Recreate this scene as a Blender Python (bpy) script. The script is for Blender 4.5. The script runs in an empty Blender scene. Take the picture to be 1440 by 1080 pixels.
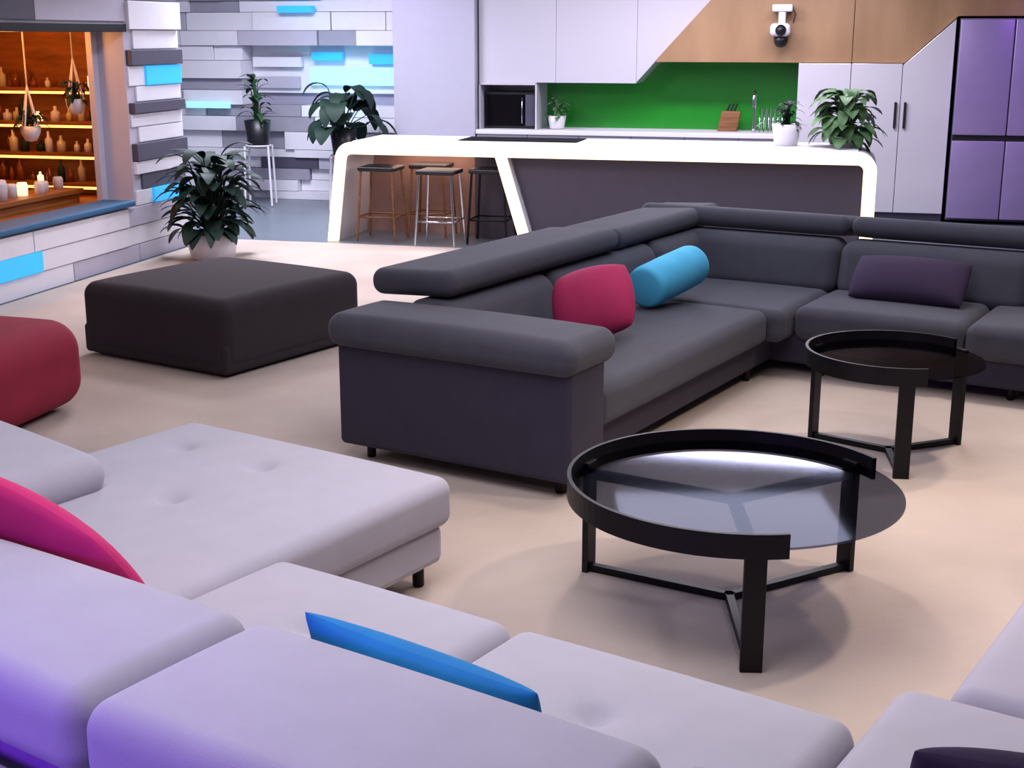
import bpy, math, random
from mathutils import Vector, Matrix, Euler
random.seed(7)
scn=bpy.context.scene
col=scn.collection
scn.view_settings.view_transform='Standard'
R=math.radians
# ------------------------------------------------------------------ materials
def new_mat(name):
    m=bpy.data.materials.new(name); m.use_nodes=True
    nt=m.node_tree; b=nt.nodes['Principled BSDF']
    return m,nt,b
def lin(c):
    return tuple(((x/255)/12.92 if x/255<=.04045 else ((x/255+.055)/1.055)**2.4) for x in c)+(1,)
def mat(name,rgb,rough=.6,metal=0,var=.08,scale=8,bump=0,bscale=200,sheen=0,coat=0,emit=0,ecol=None,spec=.5):
    m,nt,b=new_mat(name)
    c=lin(rgb)
    tc=nt.nodes.new('ShaderNodeTexCoord')
    if var>0:
        n=nt.nodes.new('ShaderNodeTexNoise'); n.inputs['Scale'].default_value=scale; n.inputs['Detail'].default_value=4
        nt.links.new(tc.outputs['Object'],n.inputs['Vector'])
        r=nt.nodes.new('ShaderNodeValToRGB')
        r.color_ramp.elements[0].position=.3; r.color_ramp.elements[1].position=.7
        r.color_ramp.elements[0].color=tuple(x*(1-var) for x in c[:3])+(1,)
        r.color_ramp.elements[1].color=tuple(min(1,x*(1+var)) for x in c[:3])+(1,)
        nt.links.new(n.outputs['Fac'],r.inputs['Fac']); nt.links.new(r.outputs['Color'],b.inputs['Base Color'])
    else: b.inputs['Base Color'].default_value=c
    b.inputs['Roughness'].default_value=rough; b.inputs['Metallic'].default_value=metal
    b.inputs['Specular IOR Level'].default_value=spec
    if sheen: b.inputs['Sheen Weight'].default_value=sheen
    if coat: b.inputs['Coat Weight'].default_value=coat
    if bump:
        n2=nt.nodes.new('ShaderNodeTexNoise'); n2.inputs['Scale'].default_value=bscale; n2.inputs['Detail'].default_value=2
        nt.links.new(tc.outputs['Object'],n2.inputs['Vector'])
        bp=nt.nodes.new('ShaderNodeBump'); bp.inputs['Strength'].default_value=bump; bp.inputs['Distance'].default_value=.01
        nt.links.new(n2.outputs['Fac'],bp.inputs['Height']); nt.links.new(bp.outputs['Normal'],b.inputs['Normal'])
    if emit:
        b.inputs['Emission Color'].default_value=lin(ecol or rgb); b.inputs['Emission Strength'].default_value=emit
    return m
def wood(name,c1,c2,scale=(1,1,12),rough=.45):
    m,nt,b=new_mat(name)
    tc=nt.nodes.new('ShaderNodeTexCoord'); mp=nt.nodes.new('ShaderNodeMapping'); mp.inputs['Scale'].default_value=scale
    n=nt.nodes.new('ShaderNodeTexNoise'); n.inputs['Scale'].default_value=3; n.inputs['Detail'].default_value=6
    r=nt.nodes.new('ShaderNodeValToRGB'); r.color_ramp.elements[0].position=.35; r.color_ramp.elements[1].position=.65
    r.color_ramp.elements[0].color=lin(c1); r.color_ramp.elements[1].color=lin(c2)
    nt.links.new(tc.outputs['Object'],mp.inputs['Vector']); nt.links.new(mp.outputs['Vector'],n.inputs['Vector'])
    nt.links.new(n.outputs['Fac'],r.inputs['Fac']); nt.links.new(r.outputs['Color'],b.inputs['Base Color'])
    b.inputs['Roughness'].default_value=rough
    return m
M={}
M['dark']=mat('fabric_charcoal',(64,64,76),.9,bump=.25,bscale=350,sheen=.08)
M['dark_shaded']=mat('fabric_charcoal_shaded',(48,43,62),.9,bump=.25,bscale=350,sheen=.05)  # same charcoal fabric, shade of the side faces put into its colour
M['light']=mat('fabric_light_grey',(178,174,186),.9,var=.03,bump=.2,bscale=400,sheen=.1)
M['otto']=mat('fabric_ottoman',(46,37,43),.95,bump=.25,bscale=300)
M['pink']=mat('fabric_pink',(165,30,84),.85,bump=.15,bscale=300)
M['magenta']=mat('fabric_magenta',(200,34,104),.85,bump=.15,bscale=300)
M['cyan']=mat('fabric_cyan',(76,180,222),.85,bump=.15,bscale=300)
M['blue']=mat('fabric_blue',(14,128,190),.85,bump=.15,bscale=300)
M['purple']=mat('fabric_purple',(48,32,62),.9,bump=.15,bscale=300)
M['red']=mat('fabric_red',(145,18,52),.85,bump=.1,bscale=200)
M['black']=mat('metal_black',(18,16,20),.45,metal=.5,var=0)
M['white']=mat('gloss_white',(202,198,208),.12,var=0,coat=.4)
M['whitem']=mat('matte_white',(222,220,228),.5,var=.02)
M['lilac']=mat('panel_lilac',(182,178,194),.35,var=.02)
M['green']=mat('splashback_green',(28,132,34),.25,var=.03)
M['woodp']=wood('wood_panel',(146,112,80),(164,128,94),(1,1,.3))
M['woodw']=wood('wood_warm',(120,70,30),(160,98,46),(1,.3,6))
M['steel']=mat('fridge_steel',(158,140,186),.3,metal=.3,var=.03)
M['chrome']=mat('chrome',(200,200,205),.15,metal=1,var=0)
M['grey']=mat('panel_grey',(150,148,162),.5,var=.04)
M['dgrey']=mat('panel_dark_grey',(72,70,88),.5,var=.04)
M['cyan_e']=mat('panel_cyan_light',(40,160,225),.4,var=0,emit=.65,ecol=(50,175,235))
M['cyanw_e']=mat('panel_pale_cyan_light',(170,230,245),.4,var=0,emit=.6,ecol=(150,222,240))
M['led']=mat('led_warm_white',(255,244,215),.4,var=0,emit=1.5,ecol=(255,226,172))
M['warm_e']=mat('led_amber',(255,180,90),.4,var=0,emit=4,ecol=(255,160,80))
M['candle_e']=mat('candle_glow',(255,225,180),.4,var=0,emit=1.8,ecol=(255,215,160))
M['islandp']=mat('island_panel',(72,66,82),.45,var=.04)
M['taupe']=mat('bay_taupe',(160,126,118),.7)
M['leaf']=mat('leaf_green',(34,66,40),.55,var=.35,scale=6,spec=.3)
M['leafd']=mat('leaf_dark',(20,42,34),.6,var=.35,scale=6,spec=.25)
M['leafl']=mat('leaf_light',(78,112,72),.5,var=.5,scale=14,spec=.3)
M['soil']=mat('soil',(40,30,25),.95)
M['pot']=mat('ceramic_white',(215,212,218),.3,var=0)
M['potb']=mat('ceramic_black',(20,20,26),.4,var=0)
M['ledge']=mat('ledge_blue',(38,92,130),.6)
M['brown']=wood('wood_small',(110,70,40),(140,92,55))
M['gold']=mat('gold_thread',(150,120,40),.5,var=0)
M['amberglass']=mat('bottle_amber',(120,60,20),.1,var=0)
M['whiteglass']=mat('bottle_pale',(200,190,160),.1,var=0)
M['screen']=mat('microwave_glass',(10,8,12),.6,var=0,spec=.05)
# smoked glass sheet: facing-weighted reflection over tinted transparency
m=bpy.data.materials.new('smoked_glass'); m.use_nodes=True; nt=m.node_tree; nt.nodes.clear()
out=nt.nodes.new('ShaderNodeOutputMaterial'); mx=nt.nodes.new('ShaderNodeMixShader'); tr=nt.nodes.new('ShaderNodeBsdfTransparent'); gl=nt.nodes.new('ShaderNodeBsdfGlossy')
lw=nt.nodes.new('ShaderNodeLayerWeight'); lw.inputs['Blend'].default_value=.5
pw=nt.nodes.new('ShaderNodeMath'); pw.operation='POWER'; pw.inputs[1].default_value=4
ma=nt.nodes.new('ShaderNodeMath'); ma.operation='MULTIPLY_ADD'; ma.inputs[1].default_value=.16; ma.inputs[2].default_value=.012
gl.inputs['Roughness'].default_value=.05; tr.inputs['Color'].default_value=(.36,.38,.44,1); gl.inputs['Color'].default_value=(.75,.82,1,1)
nt.links.new(lw.outputs['Facing'],pw.inputs[0]); nt.links.new(pw.outputs[0],ma.inputs[0])
nt.links.new(ma.outputs[0],mx.inputs[0]); nt.links.new(tr.outputs[0],mx.inputs[1]); nt.links.new(gl.outputs[0],mx.inputs[2]); nt.links.new(mx.outputs[0],out.inputs[0]); M['glass']=m
def carpet():
    m,nt,b=new_mat('carpet_beige')
    tc=nt.nodes.new('ShaderNodeTexCoord')
    n=nt.nodes.new('ShaderNodeTexNoise'); n.inputs['Scale'].default_value=1.3; n.inputs['Detail'].default_value=6
    r=nt.nodes.new('ShaderNodeValToRGB'); r.color_ramp.elements[0].position=.3; r.color_ramp.elements[1].position=.75
    r.color_ramp.elements[0].color=lin((176,160,150)); r.color_ramp.elements[1].color=lin((197,181,169))
    nt.links.new(tc.outputs['Object'],n.inputs['Vector']); nt.links.new(n.outputs['Fac'],r.inputs['Fac']); nt.links.new(r.outputs['Color'],b.inputs['Base Color'])
    n2=nt.nodes.new('ShaderNodeTexNoise'); n2.inputs['Scale'].default_value=120
    nt.links.new(tc.outputs['Object'],n2.inputs['Vector'])
    bp=nt.nodes.new('ShaderNodeBump'); bp.inputs['Strength'].default_value=.3; bp.inputs['Distance'].default_value=.01
    nt.links.new(n2.outputs['Fac'],bp.inputs['Height']); nt.links.new(bp.outputs['Normal'],b.inputs['Normal'])
    b.inputs['Roughness'].default_value=.95
    return m
M['carpet']=carpet()
M['vinyl']=mat('floor_vinyl_grey',(104,112,122),.35,var=.06,scale=2)
M['ceil']=mat('ceiling_paint',(70,68,80),.9,var=0)
M['wallp']=mat('wall_paint',(150,146,165),.8,var=.02)
# ------------------------------------------------------------------ helpers
def empty(name,loc=(0,0,0),rz=0,parent=None):
    o=bpy.data.objects.new(name,None); col.objects.link(o); o.location=loc; o.rotation_euler=(0,0,rz)
    o.empty_display_size=.1
    if parent: o.parent=parent
    return o
def mkobj(name,verts,faces,mats,parent=None,loc=(0,0,0),rot=(0,0,0),smooth=True,mi=None):
    me=bpy.data.meshes.new(name); me.from_pydata(verts,[],faces)
    if not isinstance(mats,(list,tuple)): mats=[mats]
    for mm in mats: me.materials.append(mm)
    if mi: me.polygons.foreach_set('material_index',mi)
    if smooth: me.polygons.foreach_set('use_smooth',[True]*len(me.polygons))
    me.update()
    o=bpy.data.objects.new(name,me); col.objects.link(o); o.location=loc; o.rotation_euler=rot
    if parent: o.parent=parent
    return o
def rbox(name,lo,hi,r,mt,parent=None,rot=(0,0,0),n=4,k=4,fn=None):
    """rounded box from corner lo to hi (local coords), rotated about its centre"""
    c=[(a+b)/2 for a,b in zip(lo,hi)]; h=[abs(b-a)/2 for a,b in zip(lo,hi)]
    r=min(r,*[x*.999 for x in h])
    if isinstance(n,int): n=(n,n,n)
    def ax(hh,nn):
        hi_=hh-r; L=[-hi_-r*math.tan((1-i/k)*math.pi/4) for i in range(k)]
        L+=[-hi_+2*hi_*i/nn for i in range(nn+1)]
        L+=[hi_+r*math.tan((i/k)*math.pi/4) for i in range(1,k+1)]
        return L
    A=[ax(h[i],n[i]) for i in range(3)]
    N=[len(a) for a in A]
    idx={};V=[];F=[]
    def g(i,j,l):
        key=(i,j,l)
        if key in idx: return idx[key]
        p=Vector((A[0][i],A[1][j],A[2][l]))
        q=Vector([max(-(h[t]-r),min(h[t]-r,p[t])) for t in range(3)])
        d=p-q
        if d.length>1e-9: p=q+d.normalized()*r
        if fn: p=Vector(fn(p.x,p.y,p.z,h))
        V.append(tuple(p)); idx[key]=len(V)-1; return idx[key]
    X,Y,Z=N[0]-1,N[1]-1,N[2]-1
    for i in range(X):
        for j in range(Y):
            F.append((g(i,j,0),g(i,j+1,0),g(i+1,j+1,0),g(i+1,j,0)))
            F.append((g(i,j,Z),g(i+1,j,Z),g(i+1,j+1,Z),g(i,j+1,Z)))
    for i in range(X):
        for l in range(Z):
            F.append((g(i,0,l),g(i+1,0,l),g(i+1,0,l+1),g(i,0,l+1)))
            F.append((g(i,Y,l),g(i,Y,l+1),g(i+1,Y,l+1),g(i+1,Y,l)))
    for j in range(Y):
        for l in range(Z):
            F.append((g(0,j,l),g(0,j,l+1),g(0,j+1,l+1),g(0,j+1,l)))
            F.append((g(X,j,l),g(X,j+1,l),g(X,j+1,l+1),g(X,j,l+1)))
    return mkobj(name,V,F,mt,parent,c,rot)
def crown(amt,tufts=(),td=.03,ts=.06):
    def fn(x,y,z,h):
        cx=max(0,1-(x/h[0])**2); cy=max(0,1-(y/h[1])**2)
        if z>0:
            w=z/h[2]
            dz=amt*(cx**.6)*(cy**.6)
            for (tx,ty) in tufts:
                d2=(x-tx)**2+(y-ty)**2
                dz-=td*math.exp(-d2/(ts*ts)) + td*.35*math.exp(-d2/(ts*ts*9))
            z+=dz*w
        return (x,y,z)
    return fn
def boxes(name,L,mats,parent=None,bevel=.004,loc=(0,0,0),rz=0):
    V=[];F=[];MI=[]
    for (lo,hi,mi) in L:
        b=len(V)
        x0,y0,z0=lo;x1,y1,z1=hi
        V+=[(x0,y0,z0),(x1,y0,z0),(x1,y1,z0),(x0,y1,z0),(x0,y0,z1),(x1,y0,z1),(x1,y1,z1),(x0,y1,z1)]
        F+=[(b,b+3,b+2,b+1),(b+4,b+5,b+6,b+7),(b,b+1,b+5,b+4),(b+1,b+2,b+6,b+5),(b+2,b+3,b+7,b+6),(b+3,b,b+4,b+7)]
        MI+=[mi]*6
    o=mkobj(name,V,F,mats,parent,loc,(0,0,rz),smooth=False,mi=MI)
    if bevel:
        md=o.modifiers.new('bev','BEVEL'); md.width=bevel; md.segments=2; md.limit_method='ANGLE'
    return o
def prism(name,poly,y0,y1,mt,parent=None,bevel=.004):
    n=len(poly); V=[(x,y0,z) for x,z in poly]+[(x,y1,z) for x,z in poly]
    F=[tuple(range(n)),tuple(range(2*n-1,n-1,-1))]+[(i,n+i,n+(i+1)%n,(i+1)%n) for i in range(n)]
    o=mkobj(name,V,F,mt,parent,smooth=False)
    if bevel:
        md=o.modifiers.new('bev','BEVEL'); md.width=bevel; md.segments=2; md.limit_method='ANGLE'
    return o
def revolve(name,prof,mt,parent=None,loc=(0,0,0),rot=(0,0,0),n=32,a0=0,a1=2*math.pi,smooth=True):
    full=abs(a1-a0-2*math.pi)<1e-6
    V=[];F=[];m=len(prof); steps=n if full else n+1
    for i in range(steps):
        a=a0+(a1-a0)*i/n
        for (r,z) in prof: V.append((r*math.cos(a),r*math.sin(a),z))
    for i in range(n):
        i2=(i+1)%steps
        for j in range(m-1):
            F.append((i*m+j,i2*m+j,i2*m+j+1,i*m+j+1))
    return mkobj(name,V,F,mt,parent,loc,rot,smooth=smooth)
def cyl(name,r,z0,z1,mt,parent=None,loc=(0,0),r2=None,n=20):
    r2=r if r2 is None else r2
    e=min(.004,r*.3)
    return revolve(name,[(0,z0),(r-e,z0),(r,z0+e),(r2,z1-e),(r2-e,z1),(0,z1)],mt,parent,(loc[0],loc[1],0),n=n)
def tube(name,paths,r,mt,parent=None,cyclic=False):
    cu=bpy.data.curves.new(name,'CURVE'); cu.dimensions='3D'; cu.bevel_depth=r; cu.bevel_resolution=3
    for pts in paths:
        s=cu.splines.new('POLY'); s.points.add(len(pts)-1)
        for i,p in enumerate(pts): s.points[i].co=(*p,1)
        s.use_cyclic_u=cyclic
    cu.materials.append(mt); cu.use_fill_caps=True
    o=bpy.data.objects.new(name,cu); col.objects.link(o)
    if parent: o.parent=parent
    return o
def pillow(name,w,h,t,mt,loc,rot,parent=None,rnd=0.0,N=22):
    V=[];F=[]
    def pt(u,v,s):
        a=1-.07*(1-v*v); b=1-.07*(1-u*u)
        x=u*a; z=v*b
        if rnd:
            x2=u*math.sqrt(max(0,1-v*v/2)); z2=v*math.sqrt(max(0,1-u*u/2))
            x=x*(1-rnd)+x2*rnd; z=z*(1-rnd)+z2*rnd
        th=((1-u*u)*(1-v*v))**.42
        return (x*w/2,s*th*t/2,z*h/2)
    ts=[math.sin((i/N-.5)*math.pi) for i in range(N+1)]
    for s in (1,-1):
        b=len(V)
        for i in range(N+1):
            for j in range(N+1): V.append(pt(ts[i],ts[j],s))
        for i in range(N):
            for j in range(N):
                f=(b+i*(N+1)+j,b+(i+1)*(N+1)+j,b+(i+1)*(N+1)+j+1,b+i*(N+1)+j+1)
                F.append(f if s<0 else f[::-1])
    return mkobj(name,V,F,mt,parent,loc,rot)
def leaf_geo(V,F,base,direction,length,width,droop,fold=.15,n=8):
    d=Vector(direction).normalized(); up=Vector((0,0,1))
    side=d.cross(up)
    if side.length<.05: side=Vector((1,0,0))
    side.normalize()
    p=Vector(base); b=len(V); step=length/n
    for i in range(n+1):
        t=i/n
        w=width*.5*(math.sin(math.pi*min(1,t*.95+.03))**.75)*(1-.25*t)
        nrm=side.cross(d).normalized()
        V.append(tuple(p-side*w+nrm*w*fold)); V.append(tuple(p)); V.append(tuple(p+side*w+nrm*w*fold))
        p=p+d*step
        d=(d-up*droop*step/length*1.2).normalized()
    for i in range(n):
        a=b+i*3
        F.append((a,a+1,a+4,a+3)); F.append((a+1,a+2,a+5,a+4))
def plant_leaves(name,parent,base,n,h,spread,ll,lw,mt,droop=1.0,mstem=None,z0=0.0,up=.5,taper=.5):
    V=[];F=[];paths=[]
    for i in range(n):
        a=random.uniform(0,2*math.pi)+i*2.4
        t=((i+.5)/n)
        rr=spread*(.25+.75*random.random())*(1-taper*t)
        hh=z0+(h-z0)*(t*.85+.1*random.random())
        st=Vector(base)+Vector((random.uniform(-.04,.04),random.uniform(-.04,.04),0))
        p=Vector(base)+Vector((math.cos(a)*rr*.45,math.sin(a)*rr*.45,hh))
        mid=(st+p)/2+Vector((0,0,.1*h))*.5
        paths.append([tuple(st),tuple(mid*.6+(st+p)/2*.4),tuple(p)])
        el=random.uniform(.1,.9)+up*t
        leaf_geo(V,F,p,(math.cos(a),math.sin(a),el),ll*random.uniform(.75,1.15),lw*random.uniform(.8,1.15),droop*random.uniform(.7,1.5))
    o=mkobj(name,V,F,mt,parent)
    tube(name+'_stems',paths,.006,mstem or mt,parent)
    return o
# ------------------------------------------------------------------ camera
f=1900; th=math.atan(490/1900)
cd=bpy.data.cameras.new('camera'); cam=bpy.data.objects.new('camera',cd); col.objects.link(cam)
cam.location=(0,0,2.0); cam.rotation_euler=(math.pi/2-th,0,0)
cd.sensor_width=36; cd.lens=36*f/1440; cd.clip_end=200; cd.clip_start=.05
scn.camera=cam
# ------------------------------------------------------------------ kitchen-aligned frame
KO=(-.59,16.2,0); KR=math.atan2(-.245,.969)
def KW(k,m,z=0):
    c,s=math.cos(KR),math.sin(KR)
    return (KO[0]+c*k-s*m, KO[1]+s*k+c*m, z)
def kbox(name,L,mats,bevel=.004): return boxes(name,L,mats,None,bevel,KO,KR)
CE=3.3
kbox('floor',[((-6,-18,-.1),(9.5,1.2,0),0)],[M['vinyl']],0)
kbox('carpet',[((-1.70,-17.6,0),(9.2,-3.1,.012),0)],[M['carpet']],0)
kbox('ceiling',[((-6,-18,CE),(9.5,1.2,CE+.1),0)],[M['ceil']],0)
kbox('wall_back',[((-6,.75,0),(9.5,.9,CE),0)],[M['wallp']],0)
kbox('wall_right',[((9.3,-18,0),(9.45,1.2,CE),0)],[M['wallp']],0)
kbox('wall_front',[((-6,-18,0),(9.5,-17.85,CE),0)],[M['wallp']],0)
kbox('wall_far_left',[((-6,-3.54,0),(-5.9,.75,CE),0)],[M['wallp']],0)
WZ0,WZ1=.52,2.1
kbox('wall_left',[((-2.1,-17.8,0),(-1.78,-3.54,WZ0),0),((-2.1,-17.8,WZ1),(-1.78,-3.54,CE),0),
     ((-2.1,-4.51,WZ0),(-1.78,-3.54,WZ1),0),((-2.1,-17.8,WZ0),(-1.78,-8.2,WZ1),0),
     ((-5.9,-3.64,0),(-2.1,-3.54,CE),0)],[M['lilac']],0)
mats_t=[M['whitem'],M['lilac'],M['grey'],M['dgrey'],M['cyan_e'],M['cyanw_e']]
L=[]
K0=-1.78
colrows=[(.0,.17,0),(.17,.34,0),(.34,.50,0),(.50,.64,4),(.64,.78,3),(.78,.9,0),(.9,1.06,3),(1.06,1.2,0),(1.2,1.32,0),(1.32,1.42,3),(1.42,1.56,0),(1.56,1.74,4),(1.74,1.88,3),(1.88,2.05,0),(2.05,2.3,0),(2.3,2.5,3),(2.5,2.8,0)]
for i,(a,b_,mi) in enumerate(colrows):
    w0=-4.49+(.12 if i%3==1 else 0)
    if a<.5: continue
    L.append(((K0,w0 if mi!=4 else -4.2,a+.004),(K0+random.choice([.02,.04,.06]),-3.54,b_-.004),mi))
    if mi==4: L.append(((K0,-4.49,a+.004),(K0+.02,-4.21,b_-.004),0))
rows=[0,.16,.33,.50]
for ri in range(3):
    m_=-3.54
    while m_>-12:
        w=random.uniform(.9,1.7); mi=random.choice([0,0,0,1])
        if ri==1 and -7.6<m_-w/2<-6.2: mi=4
        L.append(((K0,m_-w+.006,rows[ri]+.003),(K0+random.choice([.02,.03,.04]),m_-.006,rows[ri+1]-.003),mi)); m_-=w
for ri in range(4):
    m_=-4.5
    z0=2.12+ri*.2
    while m_>-12:
        w=random.uniform(.8,1.8); mi=random.choice([0,0,1,2,3])
        L.append(((K0,m_-w+.006,z0),(K0+random.choice([.015,.03,.05]),m_-.006,z0+.19),mi)); m_-=w
kbox('wall_left_cladding',L,mats_t,.004)
kbox('window_ledge_cushion',[((-2.03,-8.05,WZ0),(-1.70,-4.62,WZ0+.05),0)],[M['ledge']],.015)
kbox('window_1',[((-2.1,-8.2,WZ0),(-2.04,-8.1,WZ1),0),((-2.1,-4.6,WZ0),(-2.04,-4.51,WZ1),0),((-2.1,-8.2,WZ1-.07),(-1.74,-4.51,WZ1),1)],[M['lilac'],M['black']],.004)
AZ0,AZ1=WZ0-.1,WZ1+.2
kbox('wall_alcove_back',[((-3.8,-8.6,AZ0),(-3.7,-3.7,AZ1+.1),0)],[M['woodw']],0)
kbox('wall_alcove_end',[((-3.7,-3.8,AZ0),(-2.1,-3.7,AZ1+.1),0)],[M['woodw']],0)
kbox('wall_alcove_near',[((-3.7,-8.6,AZ0),(-2.1,-8.5,AZ1+.1),0)],[M['woodw']],0)
kbox('ceiling_alcove',[((-3.7,-8.5,AZ1),(-2.1,-3.8,AZ1+.1),0)],[M['woodw']],0)
kbox('floor_alcove',[((-3.7,-8.5,AZ0),(-2.1,-3.8,WZ0),0)],[M['woodw']],0)
kbox('trim_light_1',[((-2.5,-8.3,AZ1-.06),(-2.42,-4.2,AZ1-.02),0),((-3.4,-4.2,AZ1-.08),(-2.15,-4.14,AZ1-.04),0)],[M['warm_e']],0)
sh=empty('bar_shelf',KO,KR)
SL=[]
for zz in (.62,.90,1.19,1.50):
    SL.append(((-3.65,-4.15,zz),(-2.14,-3.82,zz+.03),0))
    SL.append(((-3.6,-4.14,zz-.025),(-2.2,-4.11,zz-.004),1))
    SL.append(((-3.69,-8.4,zz),(-3.4,-4.2,zz+.03),0))
    SL.append(((-3.42,-8.3,zz-.02),(-3.41,-4.3,zz-.004),1))
for kk in (-3.65,-2.17): SL.append(((kk,-4.15,WZ0),(kk+.03,-3.82,1.53),0))
boxes('shelves',SL,[M['woodw'],M['warm_e']],sh,.003)
for zz in (.65,.93,1.22,1.53):
    kx=-3.55
    while kx<-2.2:
        hgt=random.uniform(.08,.22); rr=random.uniform(.025,.045)
        mm=random.choice([M['amberglass'],M['whiteglass'],M['leafd'],M['candle_e'],M['pot'],M['amberglass']])
        revolve('bottle',[(0,0),(rr,0),(rr,hgt*.6),(rr*.35,hgt*.75),(rr*.35,hgt),(0,hgt)],mm,sh,(kx,-4.03+random.uniform(-.04,.08),zz),n=12)
        kx+=random.uniform(.08,.18)
    m0=-8.2
    while m0<-4.4:
        hgt=random.uniform(.1,.2); rr=random.uniform(.025,.045)
        mm=random.choice([M['amberglass'],M['whiteglass'],M['leafd'],M['pot']])
        revolve('bottle',[(0,0),(rr,0),(rr,hgt*.6),(rr*.35,hgt*.75),(rr*.35,hgt),(0,hgt)],mm,sh,(-3.52,m0,zz),n=12)
        m0+=random.uniform(.15,.35)
cb=empty('bar_counter',KO,KR)
boxes('top',[((-2.75,-8.2,.60),(-2.35,-4.4,.64),0),((-2.7,-8.2,WZ0),(-2.4,-4.4,.60),0)],[M['woodw']],cb,.004)
for i in range(18):
    m0=-7.6+i*.18+random.uniform(-.05,.05)
    s_=random.uniform(.7,1.4)
    revolve('candle_jar',[(0,0),(.05*s_,0),(.055*s_,.1*s_),(.045*s_,.13*s_),(0,.13*s_)],random.choice([M['candle_e'],M['candle_e'],M['pot'],M['pot'],M['woodw'],M['amberglass']]),cb,(-2.5+random.uniform(-.1,.08),m0,.64),n=14)
for i,(kk,m0,zt) in enumerate([(-2.62,-4.75,1.22),(-2.30,-4.5,1.45),(-2.6,-5.6,1.4),(-2.5,-7.0,1.4)]):
    p=empty('macrame_pendant_planter',KW(kk,m0,0),KR)
    tube('cords',[[(0,0,AZ1-.005),(0,0,zt+.35),(dx,dy,zt)] for dx,dy in ((.08,0),(-.08,0),(0,.08),(0,-.08))],.008,M['pot'],p)
    revolve('bowl',[(0,-.12),(.05,-.11),(.085,-.04),(.09,.02),(.08,.02),(0,0)],M['pot'],p,(0,0,zt-.02),n=18)
    plant_leaves('leaves',p,(0,0,zt-.02),14,.18,.16,.17,.06,M['leafd'],2)
# ------------------------------------------------------------------ tile wall at back left
L=[]
z=0.0
m_face=.45
while z<CE-.05:
    hgt=random.choice([.10,.14,.18,.22]); x=-5.9
    while x<-.86:
        w=random.uniform(.5,1.3); x1=min(x+w,-.86)
        mi=random.choice([0,0,0,0,0,0,1,0,0,1,0,2])
        if random.random()<.05 and w<.8: mi=3
        d=random.choice([.02,.05,.08,.12])
        if z<1.87 and z+hgt>1.32 and x1>-2.95:
            if x<-2.95: x1=-2.95
            else:
                x=x1; continue
        L.append(((x+.005,m_face-d,z+.003),(x1-.005,.75,min(z+hgt,CE)-.003),mi)); x=x1
    z+=hgt
L+=[((-2.95,.68,1.3),(-.86,.75,1.9),0),((-2.15,.6,1.40),(-.9,.66,1.62),5),((-1.35,.56,1.66),(-.9,.64,1.78),4),((-2.1,.56,1.70),(-1.7,.64,1.8),4),((-2.9,.58,1.62),(-2.25,.66,1.74),0),
    ((-2.9,.62,1.36),(-2.3,.67,1.5),1),((-2.4,.24,2.27),(-1.95,.36,2.35),4),((-3.68,.24,1.12),(-3.1,.3,1.2),5)]
kbox('wall_back_cladding',L,mats_t,.004)
# ------------------------------------------------------------------ kitchen cabinets
kc=empty('kitchen_cabinets',KO,KR)
boxes('tall_panel',[((-.84,0,0),(.16,.74,CE),0)],[M['lilac']],kc,.006)
boxes('base_units',[((.18+i*.612,.02,.1),(.18+(i+1)*.612-.006,.7,.88),0) for i in range(6)]+[((.18,.06,0),(3.85,.7,.1),1)],[M['white'],M['dgrey']],kc,.004)
boxes('worktop',[((.17,-.02,.88),(3.85,.72,.93),0)],[M['whitem']],kc,.006)
boxes('appliance_tower',[((.18,.1,.93),(.2,.7,1.47),0),((.86,.1,.93),(.88,.7,1.47),0),((.18,.1,1.44),(.88,.7,1.47),0),((.18,.66,.93),(.88,.7,1.47),0)],[M['white']],kc,.003)
prism('upper_door_1',[(.18,1.47),(1.10,1.47),(1.10,CE),(.18,CE)],.12,.72,M['white'],kc,.002)
prism('upper_door_2',[(1.103,1.47),(2.04,1.47),(2.04,CE),(1.103,CE)],.12,.72,M['white'],kc,.002)
prism('upper_door_3',[(2.043,1.48),(3.70,CE),(2.043,CE)],.12,.72,M['white'],kc,.002)
prism('timber_panel_left',[(2.25,1.71),(4.42,1.71),(4.42,CE),(3.71,CE)],.06,.72,M['woodp'],kc)
prism('timber_panel_right',[(4.426,1.71),(4.98,1.71),(5.5,2.2),(7.2,2.2),(7.2,CE),(4.426,CE)],.06,.72,M['woodp'],kc)
prism('tall_door_1',[(3.86,.1),(4.42,.1),(4.42,1.705),(3.86,1.705)],0,.72,M['white'],kc)
prism('tall_door_2',[(4.426,.1),(4.96,.1),(4.96,1.705),(4.426,1.705)],0,.72,M['white'],kc)
prism('tall_door_3',[(4.966,.1),(5.48,.1),(5.48,2.17),(4.966,1.69)],0,.72,M['white'],kc)
boxes('tall_plinth',[((3.86,.05,0),(5.48,.7,.1),0)],[M['dgrey']],kc,0)
boxes('door_handles',[((4.90,-.03,1.02),(4.925,-.005,1.30),0),((5.0,-.03,1.02),(5.025,-.005,1.30),0)],[M['potb']],kc,.004)
boxes('splashback',[((.88,.66,.93),(3.86,.72,1.78),0)],[M['green']],kc,0)
fr=empty('refrigerator',KO,KR)
boxes('body',[((5.52,.02,.03),(6.66,.72,2.18),0)],[M['dgrey']],fr,.01)
FZ=.93
for i,(a,b_) in enumerate(((5.525,6.07),(6.08,6.655))):
    rbox('door_upper_%d'%i,(a,-.05,FZ+.03),(b_,.02,2.17),.012,M['steel'],fr,n=2,k=2)
    rbox('door_lower_%d'%i,(a,-.05,.06),(b_,.02,FZ-.03),.012,M['steel'],fr,n=2,k=2)
boxes('handle_channel',[((5.53,-.02,FZ-.03),(6.65,.02,FZ+.03),0)],[M['potb']],fr,0)
mwo=empty('microwave_oven',KW(.53,.25,.935),KR)
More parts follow.
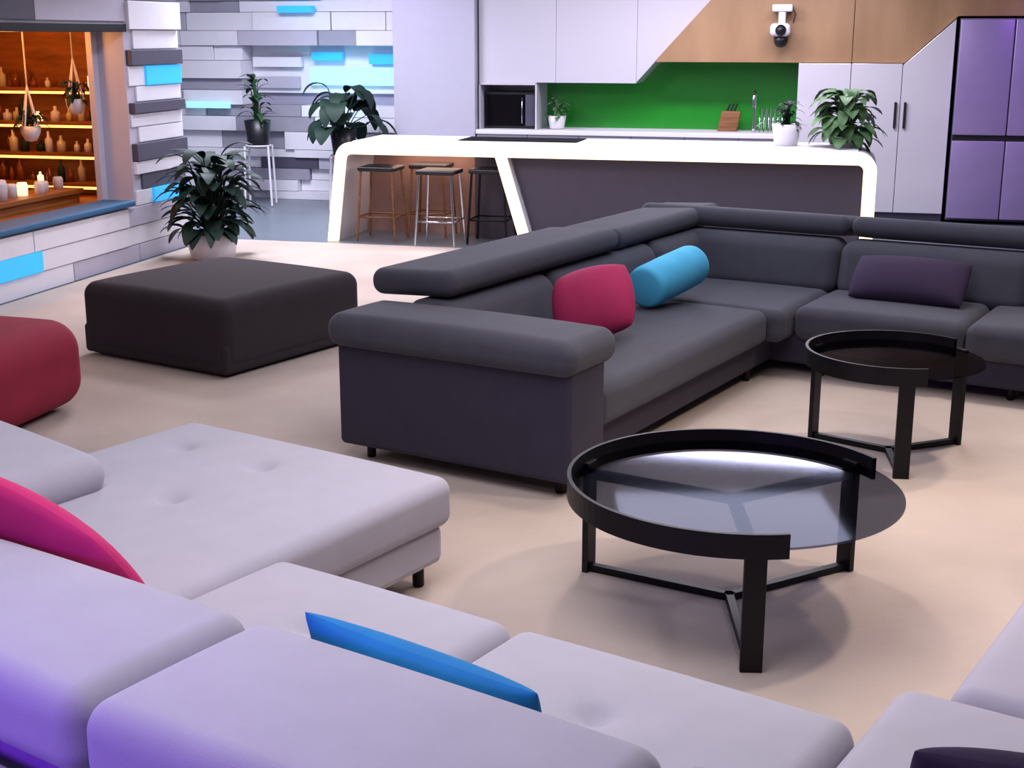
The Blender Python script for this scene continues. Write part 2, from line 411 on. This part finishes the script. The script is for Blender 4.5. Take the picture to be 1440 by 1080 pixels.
boxes('case',[((-.31,0,0),(.31,.38,.42),0)],[M['potb']],mwo,.008)
boxes('door_glass',[((-.29,-.03,.03),(.17,.0,.39),0)],[M['screen']],mwo,.003)
boxes('control_panel',[((.185,-.03,.03),(.295,.0,.39),0)],[M['dgrey']],mwo,.003)
tube('door_handle',[[(.15,-.03,.06),(.15,-.055,.07),(.15,-.055,.35),(.15,-.03,.36)]],.006,M['chrome'],mwo)
sc=empty('security_camera',KW(3.66,0,0),KR)
rbox('mount',(-.11,-.12,2.25),(.11,.05,2.33),.02,M['pot'],sc,n=2)
rbox('arm',(-.04,-.1,2.12),(.04,-.02,2.27),.02,M['pot'],sc,n=2)
rbox('head',(-.12,-.22,1.99),(.10,.0,2.13),.05,M['pot'],sc,n=2)
revolve('lens',[(0,-.02),(.055,-.02),(.06,.03),(.05,.09),(0,.10)],M['potb'],sc,(.0,-.2,2.05),(R(80),0,0),n=20)
revolve('dome',[(0,-.09),(.05,-.075),(.075,-.03),(.08,.03),(0,.03)],M['potb'],sc,(.0,-.1,1.96),n=20)
tube('cable',[[(.1,-.05,2.30),(.14,-.06,2.23),(.12,-.06,2.13)]],.008,M['potb'],sc)
# ------------------------------------------------------------------ island
isl=empty('kitchen_island',KO,KR)
F0,F1=-2.87,-1.95
def arcpts(cx,cz,r,a0,a1,n=8): return [(cx+r*math.cos(R(a0+(a1-a0)*i/n)),cz+r*math.sin(R(a0+(a1-a0)*i/n))) for i in range(n+1)]
def prof(t):
    rL=.17-t
    pts=[(-.575+t*1.0,0)]
    pts+=arcpts(-.30,.98-.17,rL,172,90)
    pts+=arcpts(4.75-.2,.98-.17,rL,90,0)
    pts+=[(4.72-t,0)]
    return pts
def strip(name,o_,i_,y0,y1,mt):
    out=prof(o_); inn=prof(i_); n=len(out)
    V=[];F=[]
    for i in range(n):
        V+=[(out[i][0],y0,out[i][1]),(inn[i][0],y0,inn[i][1]),(out[i][0],y1,out[i][1]),(inn[i][0],y1,inn[i][1])]
    for i in range(n-1):
        a0=i*4;b0=a0+4
        F+=[(a0,b0,b0+1,a0+1),(a0+2,a0+3,b0+3,b0+2),(a0,a0+2,b0+2,b0),(a0+1,b0+1,b0+3,a0+3)]
    F+=[(0,1,3,2)]; e=(n-1)*4; F+=[(e,e+2,e+3,e+1)]
    return mkobj(name,V,F,mt,isl,smooth=False)
strip('shell',0,.11,F0,F1,M['whitem'])
strip('led_edge',-.004,.114,F0-.012,F0+.004,M['led'])
prism('divider_leg',[(1.16,.88),(1.28,.88),(1.55,0),(1.43,0)],F0,F1,M['whitem'],isl,0)
prism('led_divider',[(1.158,.9),(1.272,.9),(1.545,0),(1.431,0)],F0-.012,F0+.004,M['led'],isl,0)
boxes('worktop_slab',[((-.3,F0+.02,.98),(4.55,F1,.992),0)],[M['whitem']],isl,0)
prism('front_panel',[(1.30,.87),(4.61,.87),(4.61,.0),(1.56,0)],F0+.12,F0+.18,M['islandp'],isl,0)
prism('bay_back_panel',[(-.36,.87),(.82,.87),(.82,0),(-.46,0)],F1-.1,F1-.05,M['taupe'],isl,0)
boxes('bay_side_unit',[((.82,F0+.5,.0),(1.42,F1-.05,.87),0)],[M['islandp']],isl,.004)
boxes('cooktop',[((.7,F1-.6,.992),(1.9,F1-.1,1.0),0)],[M['screen']],isl,.002)
def stool(k,m,mt,seat):
    s=empty('bar_stool',KW(k,m,0),KR)
    rbox('seat',(-.19,-.18,.70),(.19,.18,.745),.018,seat,s,n=2,k=3)
    cs=[(-.16,-.15),(.16,-.15),(.16,.15),(-.16,.15)]
    tube('legs',[[(x,y,.70),(x*1.25,y*1.25,.012)] for x,y in cs],.012,mt,s)
    tube('footrest',[[(x*1.17,y*1.17,.25) for x,y in cs]],.01,mt,s,cyclic=True)
stool(-.05,-2.72,M['brown'],M['potb']); stool(.36,-2.35,M['brown'],M['potb'])
stool(.62,-2.92,M['chrome'],M['potb']); stool(1.08,-2.68,M['black'],M['potb'])
# ------------------------------------------------------------------ things on counters
def pot(parent,r,h,z,mt,n=24):
    revolve('pot',[(0,z),(r*.72,z),(r*.78,z+.01),(r,z+h),(r*.9,z+h),(r*.86,z+h*.85),(0,z+h*.85)],mt,parent,n=n)
    revolve('soil',[(0,z+h*.86),(r*.86,z+h*.86)],M['soil'],parent,n=n)
p=empty('potted_herb',KW(3.88,-2.35,0),0); pot(p,.14,.2,.992,M['pot']); plant_leaves('leaves',p,(0,0,1.15),40,.26,.16,.14,.05,M['leafd'],1.2)
p=empty('potted_calathea',KW(4.42,-2.40,0),0); pot(p,.12,.10,.992,M['pot']); plant_leaves('leaves',p,(0,0,1.03),80,.50,.42,.28,.15,M['leafl'],1.7)
p=empty('potted_succulent',KW(1.08,.3,0),0); pot(p,.11,.15,.935,M['pot']); plant_leaves('leaves',p,(0,0,1.05),30,.24,.14,.14,.05,M['leafl'],1)
p=empty('kitchen_faucet',KW(3.38,.3,0),KR)
cyl('base',.03,.932,.97,M['chrome'],p)
tube('spout',[[(0,0,.95),(0,0,1.3)]+[(0,-.09+.09*math.cos(a),1.3+.09*math.sin(a)) for a in [i*math.pi/10 for i in range(11)]]+[(0,-.18,1.22)]],.018,M['chrome'],p)
tube('lever',[[(0.03,0,1.0),(.1,0,1.05)]],.01,M['chrome'],p)
p=empty('dish_rack',KW(3.6,.32,0),KR)
tube('wires',[[(x,-.15,.94),(x,-.15,1.2),(x,.15,1.2),(x,.15,.94)] for x in (-.15,-.1,-.05,0,.05,.1,.15)],.006,M['chrome'],p)
p=empty('knife_block',KW(3.1,.42,0),KR)
rbox('block',(-.12,-.06,.932),(.1,.08,1.16),.01,M['brown'],p,n=1,k=2,fn=lambda x,y,z,h:(x+z*.2,y,z))
tube('handles',[[(.0+.04*i,0,1.16),(.03+.04*i,0,1.24)] for i in range(-1,2)],.012,M['potb'],p)
# ------------------------------------------------------------------ floor plants
p=empty('potted_rubber_plant',KW(-1.16,-4.25,0),0)
pot(p,.25,.24,.012,M['pot'],32)
plant_leaves('leaves',p,(0,0,.2),130,.80,.56,.34,.16,M['leafd'],1.4,up=.6,taper=.2)
def stand_plant(name,k,m,ph,potm,leafm,n,h,sp,ll,lw,dr):
    p=empty(name,KW(k,m,0),0)
    tube('stand_legs',[[(x,y,ph),(x*1.15,y*1.15,.012)] for x,y in ((.14,.14),(-.14,.14),(-.14,-.14),(.14,-.14))],.014,M['pot'],p)
    tube('stand_ring',[[(.15*math.cos(a*math.pi/8),.15*math.sin(a*math.pi/8),ph) for a in range(16)]],.01,M['pot'],p,cyclic=True)
    pot(p,.16,.3,ph,potm); plant_leaves('leaves',p,(0,0,ph+.26),n,h,sp,ll,lw,leafm,dr)
stand_plant('potted_fern_on_stand',-2.45,-.35,.72,M['potb'],M['leaf'],34,.6,.22,.2,.09,1.2)
stand_plant('potted_monstera_on_stand',-1.3,-.5,.64,M['potb'],M['leafd'],26,.55,.8,.42,.26,2.4)
# ------------------------------------------------------------------ ottoman
o=empty('ottoman',(-1.88,8.68,0),R(-33))
def otfn(x,y,z,h):
    if z>0: z+=.03*(max(0,1-(x/h[0])**2)*max(0,1-(y/h[1])**2))**.5
    return (x,y,z)
rbox('upholstered_body',(-.635,-.645,.04),(.635,.645,.48),.085,M['otto'],o,n=6,k=5,fn=otfn)
rbox('skirt',(-.628,-.638,.03),(.628,.638,.22),.03,M['otto'],o,n=2,k=3)
for x in (-.54,.54):
    for y in (-.54,.54): cyl('leg',.035,.012,.1,M['black'],o,(x,y))
o=empty('red_pouf',(-2.95,6.90,0),R(-14))
rbox('upholstered_body',(-.52,-.5,.03),(.52,.5,.50),.16,M['red'],o,n=6,k=6,fn=otfn)
for x in (-.3,.3):
    for y in (-.3,.3): cyl('foot',.03,.012,.06,M['black'],o,(x,y))
V=[];F=[]
for c in range(3):
    cx,cz=(.20+.1*c-.10,.24+.05*(c%2))
    for i in range(9):
        a=i*2*math.pi/9+c
        b=len(V); rr=.055
        for (r_,da) in ((.012,0),(rr*.6,-.2),(rr,0),(rr*.6,.2)): V.append((cx+r_*math.cos(a+da),-.504,cz+r_*math.sin(a+da)))
        F.append((b,b+1,b+2,b+3))
mkobj('embroidered_flowers',V,F,M['gold'],o)
# ------------------------------------------------------------------ dark sofa
ds=empty('charcoal_corner_sofa',(.25,5.62,0),R(-31))
D=M['dark']; DS=M['dark_shaded']
LY=3.8; RX=3.3
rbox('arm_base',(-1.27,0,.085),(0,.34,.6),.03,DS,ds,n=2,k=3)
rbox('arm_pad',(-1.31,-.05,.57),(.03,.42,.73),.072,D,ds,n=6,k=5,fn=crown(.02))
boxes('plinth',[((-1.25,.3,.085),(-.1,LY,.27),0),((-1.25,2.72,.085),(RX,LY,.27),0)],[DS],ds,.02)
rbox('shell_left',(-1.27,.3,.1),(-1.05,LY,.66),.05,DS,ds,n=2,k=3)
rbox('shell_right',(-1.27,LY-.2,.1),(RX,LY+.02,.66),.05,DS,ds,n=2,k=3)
rbox('seat_left',(-.95,.36,.24),(-.03,2.50,.44),.06,D,ds,n=(6,14,3),k=4,fn=crown(.025))
rbox('seat_corner',(-.95,2.505,.24),(.05,3.4,.435),.06,D,ds,n=6,k=4,fn=crown(.015))
xs=[.055,1.05,2.05,RX]
for i in range(3):
    rbox('seat_right_%d'%i,(xs[i],2.66,.24),(xs[i+1]-.005,3.4,.44),.06,D,ds,n=6,k=4,fn=crown(.02))
def lean(sx,sy):
    def fn(x,y,z,h): return (x+sx*z,y+sy*z,z)
    return fn
for i,(y0,y1) in enumerate(((.38,1.45),(1.455,2.75))):
    rbox('back_left_%d'%i,(-1.12,y0,.40),(-.84,y1,.74),.08,D,ds,n=4,k=4,fn=lean(-.25,0))
rbox('back_corner_a',(-1.12,2.755,.40),(-.84,3.7,.74),.08,D,ds,n=4,k=4,fn=lean(-.25,0))
rbox('back_corner_b',(-1.0,3.35,.40),(.08,3.63,.74),.08,D,ds,n=4,k=4,fn=lean(0,.25))
xb=[.085,1.25,2.3,RX]
for i in range(3):
    rbox('back_right_%d'%i,(xb[i],3.35,.40),(xb[i+1]-.005,3.63,.74),.08,D,ds,n=4,k=4,fn=lean(0,.25))
rbox('headrest_left_1',(-1.40,.44,.745),(-.90,2.28,.88),.06,D,ds,rot=(0,R(-3),0),n=5,k=4)
rbox('headrest_corner_a',(-1.38,2.285,.735),(-.92,3.90,.865),.06,D,ds,rot=(0,R(-3),0),n=5,k=4)
rbox('headrest_corner_b',(-1.37,3.48,.735),(.1,3.93,.866),.06,D,ds,rot=(R(-7),0,0),n=5,k=4)
rbox('headrest_right_1',(.11,3.5,.73),(1.7,3.95,.86),.06,D,ds,rot=(R(-9),0,0),n=5,k=4)
rbox('headrest_right_2',(1.71,3.5,.73),(RX,3.95,.86),.06,D,ds,rot=(R(-9),0,0),n=5,k=4)
for (x,y) in ((-.1,.1),(-1.15,.1),(-.14,2.45),(.2,2.8),(1.3,2.8),(3.1,2.8),(-1.15,3.7),(3.1,3.7)): cyl('leg',.022,.012,.11,M['black'],ds,(x,y))
def onpar(parent,p):
    c,s=math.cos(parent.rotation_euler[2]),math.sin(parent.rotation_euler[2])
    return (parent.location[0]+c*p[0]-s*p[1],parent.location[1]+s*p[0]+c*p[1],p[2])
pillow('pink_throw_pillow',.46,.40,.26,M['pink'],onpar(ds,(-.54,1.24,.645)),(R(-32),R(-16),R(-16)),rnd=.55)
def bolster(name,r,l,mt,loc,rot):
    prof_=[(0,-l/2),(r*.8,-l/2),(r*.95,-l/2+.012),(r,-l/2+.04),(r*1.02,0),(r,l/2-.04),(r*.95,l/2-.012),(r*.8,l/2),(0,l/2)]
    return revolve(name,prof_,mt,None,loc,rot,n=36)
bolster('blue_bolster_pillow',.125,.56,M['cyan'],onpar(ds,(-.60,2.32,.62)),(R(97),0,R(-38)))
pillow('purple_throw_pillow',.72,.34,.2,M['purple'],onpar(ds,(.60,3.15,.575)),(R(-48),0,R(-31)),rnd=.25)
# ------------------------------------------------------------------ coffee tables
def coffee_table(loc,rad,h,rz,g0,g1):
    t=empty('round_coffee_table',(loc[0],loc[1],0),0)
    revolve('glass_top',[(0,h-.036),(rad,h-.036),(rad,h-.028),(0,h-.028)],M['glass'],t,n=96,smooth=False)
    revolve('rim_band',[(rad-.010,h-.065),(rad+.004,h-.065),(rad+.004,h+.018),(rad-.010,h+.018),(rad-.010,h-.065)],M['black'],t,n=72,a0=R(g0),a1=R(g1),smooth=False)
    cr=rad*.97
    for i,a in enumerate(rz):
        a=R(a)
        b=boxes('leg_%d'%(i+1),[((cr-.012,-.036,.012),(cr+.012,.036,h-.02),0)],[M['black']],t,.002); b.rotation_euler=(0,0,a)
        b=boxes('foot_bar_%d'%(i+1),[((-.02,-.016,.012),(cr,.016,.04),0),((-.02,-.022,h-.085),(cr,.022,h-.055),0)],[M['black']],t,.002); b.rotation_euler=(0,0,a)
    return t
coffee_table((.79,4.565),.59,.47,(-92,150,31),20,278)
coffee_table((1.85,6.36),.42,.52,(-97,140,22),30,275)
# ------------------------------------------------------------------ near sofa
ns=empty('light_grey_sectional_sofa',(-.725,3.96,0),R(-34))
G=M['light']
def seat(name,lo,hi,tufts=(),cr=.02,r=.06,n=30):
    return rbox(name,lo,hi,r,G,ns,n=(n,n,2),k=4,fn=crown(cr,tufts,.038,.035))
seat('chaise_cushion',(-1.38,-1.0,.24),(-.003,.93,.43),[(-.41,.655),(.03,.64),(.03,.185),(-.41,.18),(.03,-.28),(-.41,-.28)],n=60,r=.055)
boxes('chaise_base',[((-1.36,-1.3,.1),(-.03,.89,.25),0)],[G],ns,.03)
seat('seat_1',(.003,-1.0,.24),(.9,0,.43),[(0,.14)])
seat('seat_2',(.906,-1.0,.24),(1.88,0,.43),[(-.04,.14)])
boxes('base_front',[((-.03,-1.3,.1),(3.0,-.03,.25),0),((2.03,-.1,.1),(3.0,2.3,.25),0)],[G],ns,.03)
seat('seat_corner',(1.885,-1.0,.24),(3.0,.245,.43),r=.06)
seat('seat_right_1',(2.0,.25,.24),(3.0,1.35,.43),[])
seat('seat_right_2',(2.0,1.355,.24),(3.0,2.4,.43),[])
rbox('shell_back',(-1.6,-1.66,.1),(3.4,-1.42,.60),.05,G,ns,n=3,k=3)
rbox('shell_side',(3.2,-1.6,.1),(3.4,2.4,.60),.05,G,ns,n=3,k=3)
bx=[-1.4,-.08,.88,1.88,3.05]
for i in range(4):
    rbox('back_cushion_%d'%i,(bx[i],-1.38,.40),(bx[i+1]-.006,-1.06,.70),.07,G,ns,n=4,k=4)
    rbox('headrest_%d'%i,(bx[i],-1.46,.63),(bx[i+1]-.006,-.97,.81),.06,G,ns,n=8,k=5,fn=crown(.02))
by=[-.98,.2,1.3,2.4]
for i in range(3):
    rbox('side_back_%d'%i,(3.0,by[i],.40),(3.3,by[i+1]-.006,.78),.08,G,ns,n=4,k=4)
rbox('arm_base',(-1.62,-1.4,.1),(-1.39,.10,.48),.05,G,ns,n=2,k=3)
rbox('arm_pad',(-1.66,-1.4,.44),(-.90,.11,.60),.078,G,ns,rot=(0,R(5),0),n=6,k=5,fn=crown(.02))
for (x,y) in ((-.1,.82),(-1.28,.82),(1.8,-.12),(2.1,.1),(2.1,2.2),(-1.5,-1.5),(3.2,-1.5),(3.2,2.2),(0.9,-1.5)): cyl('leg',.022,.012,.11,M['black'],ns,(x,y))
pillow('magenta_throw_pillow',.92,.60,.16,M['magenta'],onpar(ns,(-.06,-.84,.665)),(R(25),R(4),R(-34)),rnd=.85)
pillow('royal_blue_throw_pillow',.60,.42,.16,M['blue'],onpar(ns,(1.26,-.86,.618)),(R(20),R(2),R(-34)),rnd=.08)
pillow('violet_throw_pillow',.5,.34,.16,M['purple'],onpar(ns,(2.37,-.44,.57)),(R(30),0,R(-20)),rnd=.3)
# ------------------------------------------------------------------ lights
w=bpy.data.worlds.new('world'); scn.world=w; w.use_nodes=True
w.node_tree.nodes['Background'].inputs[0].default_value=lin((190,184,205)); w.node_tree.nodes['Background'].inputs[1].default_value=.3
def area(name,loc,size,e,colr,rot=(0,0,0),sy=None):
    l=bpy.data.lights.new(name,'AREA'); l.energy=e; l.color=lin(colr)[:3]; l.size=size
    if sy: l.shape='RECTANGLE'; l.size_y=sy
    o=bpy.data.objects.new(name,l); col.objects.link(o); o.location=loc; o.rotation_euler=rot; return o
area('ceiling_light_1',(-.3,4.0,3.2),2.5,90,(248,244,255))
area('ceiling_light_2',(1.5,8,3.2),2.5,72,(240,240,255))
area('ceiling_light_3',(-2,8.5,3.2),1.5,28,(250,240,245))
area('ceiling_light_4',(2,11.5,3.2),2,84,(245,240,255))
area('ceiling_light_5',(-2.6,14.2,3.2),1.5,240,(236,238,255))
area('ceiling_light_6',(2,13.8,3.2),3,165,(245,238,255),(R(0),0,KR),.4)
area('ceiling_light_7',(-1.5,1.5,3.2),1.2,34,(235,225,255))
area('ceiling_light_8',(-2.1,11.0,3.0),1.0,95,(240,236,255),(0,R(-25),0))
def spot(name,loc,tgt,e,colr,ang=60,rad=.08,blend=1):
    l=bpy.data.lights.new(name,'SPOT'); l.energy=e; l.color=lin(colr)[:3]; l.spot_size=R(ang); l.spot_blend=blend; l.shadow_soft_size=rad
    o=bpy.data.objects.new(name,l); col.objects.link(o); o.location=loc
    o.rotation_euler=(Vector(tgt)-Vector(loc)).to_track_quat('-Z','Y').to_euler(); return o
spot('downlight_1',(2.6,5.0,3.2),(1.7,4.7,0),230,(255,236,222),95,.12)
spot('downlight_2',(.6,6.0,3.2),(1.0,5.4,0),95,(255,236,222),95,.12)
spot('downlight_3',(3.4,7.2,3.2),(2.6,6.0,0),220,(255,236,222),95,.12)
spot('purple_wash',(-2.6,1.0,1.6),(-1.1,2.2,.55),190,(130,50,255),60,.3)
spot('purple_wash_2',(-2.0,15.6,3.1),(-1.0,17.0,2.2),20,(150,80,255),90,.3)
spot('fridge_wash',(5.5,12.2,3.1),(5.9,14.9,1.2),120,(185,120,255),60,.3)
spot('cyan_wash',KW(-1.6,-.3,1.2),KW(-1.7,.7,1.6),18,(120,220,255),110,.1)
area('bay_fill',KW(.4,-2.4,.85),.8,5,(255,215,190))  # added fill under the counter, lightens the stool bay
pl=bpy.data.lights.new('alcove_glow','POINT'); pl.energy=36; pl.color=lin((255,170,85))[:3]; pl.shadow_soft_size=.2
o=bpy.data.objects.new('alcove_glow',pl); col.objects.link(o); o.location=KW(-2.6,-5.2,1.95)
